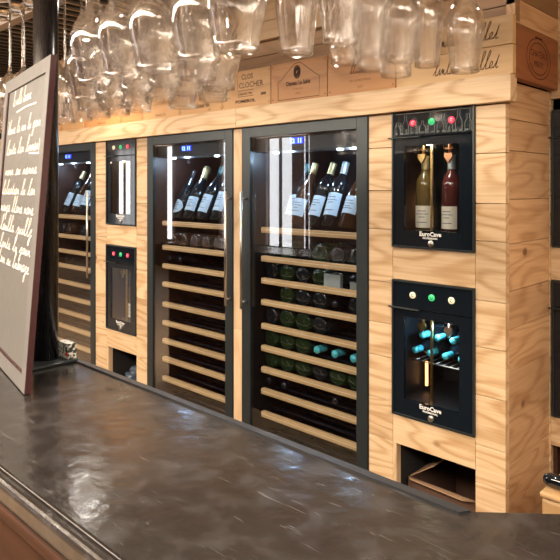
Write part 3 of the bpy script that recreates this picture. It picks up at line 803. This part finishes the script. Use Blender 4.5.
# a wire shelf inside the lower right dispenser; its bottles copy a reflection
zs = H+UZ[1][1]+.185
ws = MB()
for k in range(9): ws.tube([(UR[0]+.05+k*.027, YW+.075, zs), (UR[0]+.05+k*.027, YW+.32, zs)], .0016, 6)
for yy in (YW+.075, YW+.2, YW+.31): ws.tube([(UR[0]+.02, yy, zs-.003), (UR[1]-.02, yy, zs-.003)], .002, 6)
tag(ws.build('hanging_wire_shelf', M['steel']), 'wire shelf inside the lower right dispenser under the reflected teal-capped bottles', 'wire shelf')
tl = point('added_shelf_fill', (UR[0]+.15, YW+.06, zs+.13), 1.2, (.40, .75, 1.0), .015)  # blue lamp without fixture, added to tint the dispenser interior
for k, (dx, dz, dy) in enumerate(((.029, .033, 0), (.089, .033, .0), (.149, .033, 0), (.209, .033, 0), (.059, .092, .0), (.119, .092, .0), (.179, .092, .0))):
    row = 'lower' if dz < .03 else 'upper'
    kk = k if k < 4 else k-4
    put_bottle('teal_reflected', (UR[0]+dx+.025, YW+.300+dy, zs+dz), (PI/2, 0, -.03), 'small reflected teal-capped bottle, %s from the left in the %s row of the lower right dispenser' % (ORD[kk], row), 'reflected teal-capped bottles in the dispenser', .76)

# ------------------------------------------------------------------ things in the low openings
r = empty('cardboard_box', ((UR[0]+UR[1])/2, YW+.2, H+OPZ[1]+.012), 'open cardboard box in the dark niche under the right dispensers', 'box')
bx0, bx1, bz0, bz1, by0, by1 = UR[0]+.03, UR[1]-.025, H+OPZ[1]+.0125, H+OPZ[0]-.13, YW+.055, YW+.40
b = MB(); t = .004
b.box(bx0, bx1, by0, by0+t, bz0, bz1); b.box(bx0, bx1, by1-t, by1, bz0, bz1+.03); b.box(bx0, bx0+t, by0+t, by1-t, bz0, bz1)
b.box(bx1-t, bx1, by0+t, by1-t, bz0, bz1); b.box(bx0+t, bx1-t, by0+t, by1-t, bz0, bz0+t)
b.build('carton', M['card_in'], r)
def flap(pts, name):
    v = [Vector(q) for q in pts]; n = (v[1]-v[0]).cross(v[2]-v[0]).normalized()*.0035
    MB().add([*v, *[q+n for q in v]], [(0, 1, 2, 3), (7, 6, 5, 4), (0, 4, 5, 1), (1, 5, 6, 2), (2, 6, 7, 3), (3, 7, 4, 0)]).build(name, M['card'], r)
flap([(bx0, by0, bz1), (bx1, by0, bz1), (bx1-.03, by0-.035, bz1+.006), (bx0+.03, by0-.035, bz1+.012)], 'flap')
flap([(bx0, by0+.01, bz1), (bx0, by1-.01, bz1), (bx0+.085, by1-.03, bz1+.055), (bx0+.085, by0+.03, bz1+.055)], 'flap')
flap([(bx0+.09, by1-.01, bz1+.035), (bx1, by1-.01, bz1+.035), (bx1-.01, by1-.11, bz1+.07), (bx0+.12, by1-.11, bz1+.07)], 'flap')
# crumpled bag
import bmesh
bm = bmesh.new(); bmesh.ops.create_icosphere(bm, subdivisions=4, radius=1)
from mathutils import noise
cc = Vector(((UL[0]+UL[1])/2+.02, YW+.16, H+OPZ[1]+.115))
for v in bm.verts:
    q = v.co.copy(); k = 1+.35*noise.noise(q*1.7)+.18*abs(noise.noise(q*4.3))+.08*noise.noise(q*9)
    v.co = Vector((q.x*.105*k, q.y*.10*k, max(q.z*.125*k, -.1005)))+cc
g = MB(); bm.verts.ensure_lookup_table(); g.add([v.co for v in bm.verts], [[v.index for v in f_.verts] for f_ in bm.faces], 0, False); bm.free()
o = g.build('plastic_bag', M['plastic_bag'], loc=(cc.x, cc.y, H+OPZ[1]+.012)); tag(o, 'crumpled blue-grey plastic bag in the niche under the small left dispensers', 'bag')

# ------------------------------------------------------------------ bar counter
CT = H-.45
dx, dy = .743, .669
poly = [(-4.2, .386), (-.258, .386), (.742, 1.286), (.478, 1.581), (-.412, .783), (-4.2, .783)]
r = empty('bar_counter', (-1.2, .58, 0), 'long dark metal-topped bar counter running towards the left', 'bar counter')
bm = bmesh.new()
vb = [bm.verts.new((a, b_, CT-.032)) for a, b_ in poly]; vt = [bm.verts.new((a, b_, CT)) for a, b_ in poly]
bm.faces.new(vb[::-1]); bm.faces.new(vt)
for i in range(6): bm.faces.new((vb[i], vb[(i+1) % 6], vt[(i+1) % 6], vt[i]))
bmesh.ops.bevel(bm, geom=[e for e in bm.edges if abs(e.verts[0].co.z-e.verts[1].co.z) < 1e-5 and e.verts[0].co.z > CT-.001], offset=.010, segments=4, affect='EDGES', profile=.5)
bm.verts.ensure_lookup_table()
g = MB().add([v.co for v in bm.verts], [[v.index for v in f_.verts] for f_ in bm.faces]); bm.free()
g.build('worktop', M['counter'], r)
MB().prism([(-4.2, .784), (-.413, .784), (-.404, .800), (-4.2, .800)], CT-.05, CT+.0035).build('rear_rim', M['rim'], r)
MB().tube([(-4.2, .405, CT+.001), (-.26, .405, CT+.001)], .0035, 8).build('raised_bead', M['counter'], r)
MB().box(-4.2, -.25, .380, .40, CT-.050, CT-.033, 0, .004).build('front_moulding', M['brown_wood'], r)
MB().prism([(-4.15, .42), (-.26, .42), (.68, 1.28), (.47, 1.53), (-.40, .75), (-4.15, .75)], 0, CT-.033).build('body', M['brown_wood'], r)
MB().box(-4.15, -.26, .404, .42, .0, CT-.05).build('front_panel', M['brown_wood'], r)

# ------------------------------------------------------------------ black post on the counter
r = empty('steel_post', (-1.545, .735, CT), 'round glossy black steel post rising from the counter to the ceiling', 'post')
MB().lathe([(.031, CT+.008), (.031, CEIL-.002)], 32, 0, Matrix.Translation((-1.545, .735, 0))).build('pole', M['post'], r)
MB().box(-1.63, -1.481, .672, .792, CT+.0004, CT+.008, 0, .002).build('base_plate', M['frame_grey'], r)
r = empty('card_holder', (-1.50, .775, CT+.008), 'small speckled box with a red dot beside the foot of the post', 'box')
MB().box(-1.545, -1.488, .768, .790, CT+.0084, CT+.048, 0, .001).build('carton', M['confetti'], r)
MB().box(-1.501, -1.492, .7665, .768, CT+.016, CT+.026).build('red_mark', plain('red_spot', (.6, .03, .02), .5), r)

# ------------------------------------------------------------------ chalkboard
P0 = Vector((-1.324, .580, CT+.0032)); dd = Vector((-.98, .19, 0)).normalized(); mm = Vector((.19, .98, 0)).normalized()
up = (Vector((0, 0, .74))+mm*.056).normalized(); nb = dd.cross(up).normalized()
if nb.y < 0: nb = -nb
BW, BH, BT = .462, .742, .015
def bp(a, b_, c_): return P0+dd*a+up*b_+nb*c_
def bbox(mb, a0, a1, b0, b1, c0, c1, mi=0):
    v = [bp(a, b_, c_) for a in (a0, a1) for b_ in (b0, b1) for c_ in (c0, c1)]
    mb.add(v, [(0, 1, 3, 2), (4, 6, 7, 5), (0, 4, 5, 1), (2, 3, 7, 6), (0, 2, 6, 4), (1, 5, 7, 3)], mi)
r = empty('chalkboard', tuple(P0+dd*.23), 'framed chalkboard with white handwriting leaning on the counter by the black post', 'chalkboard')
g = MB(); fw = .034
bbox(g, 0, fw, 0, BH, .001, BT); bbox(g, BW-fw, BW, 0, BH, .001, BT); bbox(g, fw, BW-fw, BH-fw, BH, .001, BT); bbox(g, fw, BW-fw, 0, fw, .001, BT)
bbox(g, -.0008, 0, 0, BH, .002, BT, 1); bbox(g, fw, fw+.004, fw, BH-fw, .0025, BT-.002, 1); bbox(g, BW-fw-.006, BW-fw, fw, BH-fw, .002, BT-.002, 1); bbox(g, fw, BW-fw, fw, fw+.006, .002, BT-.002, 1)
g.build('frame', [M['board_frame'], M['board_side']], r)
g = MB(); bbox(g, fw, BW-fw, fw, BH-fw, .006, BT-.004); g.build('slate', M['slate'], r)
g = MB()
lines = [('La salle danoise', .665, .021, .05), ('Verre de vin du jour', .590, .0205, .01), ('Carte des bières', .535, .021, .015), ('vins au verre', .480, .020, .02),
         ('Selection du bar', .430, .020, .0), ('rouge blanc rose', .385, .021, .0), ('Boulle puilly', .335, .022, .01), ('Tarte du jour', .290, .020, .02), ('Pain au fromage', .250, .022, .02)]
Xw = -dd; O_ = bp(BW-fw-.012, 0, .0055)
for s, z, sc, ind in lines:
    ss, L_ = cursive(s, sc); k = (BW-2*fw-.03-ind)*(.62 if z > .65 else .97)/L_
    for st in ss:
        ribbon(g, [(a*k+ind, z+b_*1.15) for a, b_ in smooth(st, 3)], .0023, O_, Xw, up)
ribbon(g, [(.10, .645), (.20, .650), (.30, .648)], .0035, O_, Xw, up)
ribbon(g, [(.27, .530), (.36, .526), (.36, .56)], .0035, O_, Xw, up)
g.build('chalk_writing', M['chalk'], r)

# ------------------------------------------------------------------ hanging glasses
def glass_proto(hb, rm, rr, stem, zmax=.42):
    """hb bowl height, rm widest radius, rr rim radius, zmax share of the bowl (from the stem) where it is widest"""
    o = bpy.data.objects.new('hanging_wine_glass', None); o.empty_display_size = .03
    outer = []; n = 18
    for i in range(n+1):
        t = i/n
        if t < zmax: rad = .005+(rm-.005)*math.sin(PI/2*(t/zmax))**1.2
        else: q = (t-zmax)/(1-zmax); rad = rm+(rr-rm)*(q*q*(3-2*q))
        outer.append((rad, -stem-hb*t))
    th = .0011
    inner = [(max(r_-th, .0004), z_-(.0025 if i == 0 else 0)) for i, (r_, z_) in enumerate(outer)]
    inner = [(0, inner[0][1]-.001)]+inner[1:]
    b = MB().lathe([(0, outer[0][1]+.0005)]+outer+[(rr-th*.5, outer[-1][1]-.0006)]+inner[::-1], 32, closed=True)
    b.build('bowl', M['bowl_glass'], o)
    st = MB().lathe([(.0085, -.004), (.0042, -.012), (.0032, -.03), (.0032, -stem+.018), (.0048, -stem+.004), (.0065, -stem-.003)], 14)
    st.build('stem', M['stem_glass'], o)
    ft = MB().lathe([(0, 0), (rm*.86, 0), (rm*.87, -.0012), (rm*.5, -.003), (.0085, -.0045), (0, -.0045)], 28)
    ft.build('foot', M['stem_glass'], o)
    return o
ZR = H+.60
GP = {'big': (glass_proto(.165, .0465, .032, .242, .52), .407),
      'mid': (glass_proto(.150, .045, .033, .257, .48), .407),
      'small': (glass_proto(.120, .034, .027, .284, .38), .404),
      'tumb': (glass_proto(.140, .0315, .024, .268, .42), .408),
      'flute': (glass_proto(.150, .028, .020, .254, .45), .404)}
gused = set(); placed = []
GR = {'big': .046, 'mid': .045, 'small': .034, 'tumb': .0315, 'flute': .028}
def clear(kind, x, y): return all(math.hypot(x-a, y-b_) > GR[kind]+r_+.003 for a, b_, r_ in placed)
def hang(kind, x, y, label, group=None):
    pr, L_ = GP[kind]
    if kind in gused: o = copy_tree(pr)
    else:
        gused.add(kind); o = pr; COL.objects.link(o)
        for ch in o.children: pass
    o.location = (x, y, ZR); o.rotation_euler = (0, 0, random.uniform(0, 6))
    placed.append((x, y, GR[kind])); return tag(o, label, 'wine glass', group)
def hang_px(kind, u, v, label, group=None):
    L_ = GP[kind][1]; zr = ZR-L_-H; t = zr/(187-v)
    for k in (1, 1.04, .96, 1.08, .92, 1.12, .88, 1.17, .83, 1.23, .78, 1.3):
        x, y = (-429.7+(u-280)*.7206)*t*k, (446.8+(u-280)*.693)*t*k
        if clear(kind, x, y): break
    else: print('CROWDED', u, v)
    return hang(kind, x, y, label, group)
for kind, u, v, lb in (
    ('mid', 236, 50, 'large hanging wine glass in front of the CLOS DU CLOCHER crate, rim nearest the middle'),
    ('mid', 199, 57, 'large hanging wine glass overlapping left of the one before the CLOS DU CLOCHER crate'),
    ('tumb', 297, 54, 'single hanging glass over the Chateau Le Sable crate'),
    ('tumb', 341, 43, 'nearer tapered glass hanging in front of the amber crate, left of the right-hand cluster'),
    ('tumb', 346, 63, 'tapered glass hanging at the left end of the right-hand cluster, lowest rim there'),
    ('tumb', 371, 49, 'tapered glass in the middle of the right-hand cluster, high rim'),
    ('tumb', 372, 70, 'tapered glass in the middle of the right-hand cluster, low rim'),
    ('small', 402, 55, 'small hanging glass with a clear rim ring over the seam of amber and cream crates'),
    ('small', 396, 76, 'small hanging glass with the lowest rim over the seam of amber and cream crates'),
    ('flute', 427, 71, 'slim hanging glass left of the large rightmost one'),
    ('tumb', 465, 72, 'rightmost hanging wine glass in front of the cream script crates'),
    ('big', 182, 108, 'hanging wine glass at the lower right end of the crowded left cluster'),
):
    hang_px(kind, u, v, lb)
ncl = 0
rowsy = (.60, .700, .800, .895)
for ri, y in enumerate(rowsy):
    x = (-1.06, -1.27, -2.12, -2.25)[ri]; j = 0
    while x < (-.74, -.86, -.93, -1.03)[ri]:
        if clear('big', x, y) and math.hypot(x+1.545, y-.735) > .08:
            hang('big', x, y, '%s from the left in the %s row of the crowded cluster of hanging wine glasses' % (ORD[j] if j < 8 else 'last', ('nearest', 'second', 'third', 'farthest')[ri]), 'crowded hanging wine glasses by the post'); j += 1
        x += .0985
# rack that carries them
r = empty('hanging_glass_rack', (-.8, .6, ZR+.02), 'overhead glass rack with grey wood edge board and thin rails', 'glass rack')
for (yy, x0) in ((.55, -1.15), (.65, -1.35), (.75, -1.40), (.85, -1.30), (.95, -1.10)):
    MB().box(x0, -.15, yy-.0015, yy+.0015, ZR+.004, ZR+.03, 0).build('rail', M['frame_grey'], r)
MB().box(-1.9, -.15, .44, .465, ZR+.002, ZR+.05, 0, .002).build('edge_board', M['rack_wood'], r)
MB().box(-3.0, -1.93, .945, .985, ZR+.004, ZR+.05, 0, .002).build('edge_board', M['rack_wood'], r)
g = MB()
for xx in (-1.0, -.6, -.25): g.box(xx-.02, xx+.02, .44, 1.0, ZR+.03, ZR+.05)
g.build('cross_bar', M['rack_wood'], r)
for xx in (-1.0, -.25): MB().tube([(xx, .50, ZR+.05), (xx, .50, CEIL)], .005, 8).build('hanger_rod', M['frame_grey'], r)

# ------------------------------------------------------------------ downlights in the slatted ceiling
for k, (x, y, pw) in enumerate(((-3.02, 1.66, 5), (-4.3, 1.2, 8), (-2.1, 1.25, 7), (-1.15, 1.25, 7), (-.1, 1.5, 6), (-5.6, 1.2, 7))):
    r = empty('ceiling_downlight', (x, y, CEIL-.022), ('round downlight glowing between ceiling slats above the left dispensers', 'round downlight in front of the left fridge', 'round downlight in front of the middle fridge',
              'round downlight in front of the right dispensers', 'round downlight over the end of the counter', 'round downlight at the far left of the slatted ceiling')[k], 'ceiling light')
    MB().lathe([(.030, CEIL-.001), (.038, CEIL-.001), (.038, CEIL-.022), (.030, CEIL-.022)], 20, 0, Matrix.Translation((x, y, 0)), closed=True).build('ring', M['steel'], r)
    MB().lathe([(0, CEIL-.020), (.029, CEIL-.020), (.029, CEIL-.001)], 20, 0, Matrix.Translation((x, y, 0))).build('lens', M['lamp'], r)
    l = bpy.data.lights.new('downlight_beam', 'SPOT'); l.energy = pw*5; l.color = WARM; l.spot_size = 2.2; l.spot_blend = .8; l.shadow_soft_size = .03
    lo = bpy.data.objects.new('downlight_beam', l); COL.objects.link(lo); lo.parent = r; lo.location = (0, 0, -.01)

# ------------------------------------------------------------------ wooden block and black handle at the right edge
r = empty('wooden_cabinet', (-.5, 1.72, 0), 'low pale wooden cabinet beyond the counter end at the right picture edge', 'cabinet')
MB().box(X_at(541, 1.6), -.05, 1.6, 1.85, .0, H-.79, 0, .01).build('body', M['light_block'], r)
MB().box(X_at(541, 1.6)-.002, -.04, 1.594, 1.856, H-.789, H-.775, 0, .005).build('top', M['light_block'], r)
o = MB(); cx = X_at(545, 1.63)
o.lathe([(0, -.02), (.012, -.016), (.0175, -.004), (.0175, .03), (.012, .05), (.0125, .16), (.018, .17), (.018, .20), (0, .205)], 18, 0,
        Matrix.Translation((cx+.012, 1.64, H-.775+.0185)) @ Matrix.Rotation(PI/2, 4, 'Y'))
o = o.build('bar_tool', M['gloss_black'], loc=(cx+.012, 1.64, H-.7745)); tag(o, 'glossy black rounded handle lying on the low pale cabinet', 'bar tool')

# unseen downlights added on the guests' side for sparkle on the glasses
for x, y in ((-1.2, -1.5), (-2.8, -1.7), (-4.4, -1.4), (-6.0, -1.8), (-.2, -1.1), (.9, -1.6), (-3.6, -2.6), (-1.9, -2.7), (-7.6, -1.2), (1.3, .9)):
    r = empty('ceiling_downlight', (x, y, CEIL-.022), 'round downlight on the guests\' side of the room', 'ceiling light', 'added sparkle lights behind the viewer')
    MB().lathe([(.030, CEIL-.001), (.038, CEIL-.001), (.038, CEIL-.022), (.030, CEIL-.022)], 20, 0, Matrix.Translation((x, y, 0)), closed=True).build('ring', M['steel'], r)
    MB().lathe([(0, CEIL-.020), (.029, CEIL-.020), (.029, CEIL-.001)], 20, 0, Matrix.Translation((x, y, 0))).build('lens', M['lamp'], r)
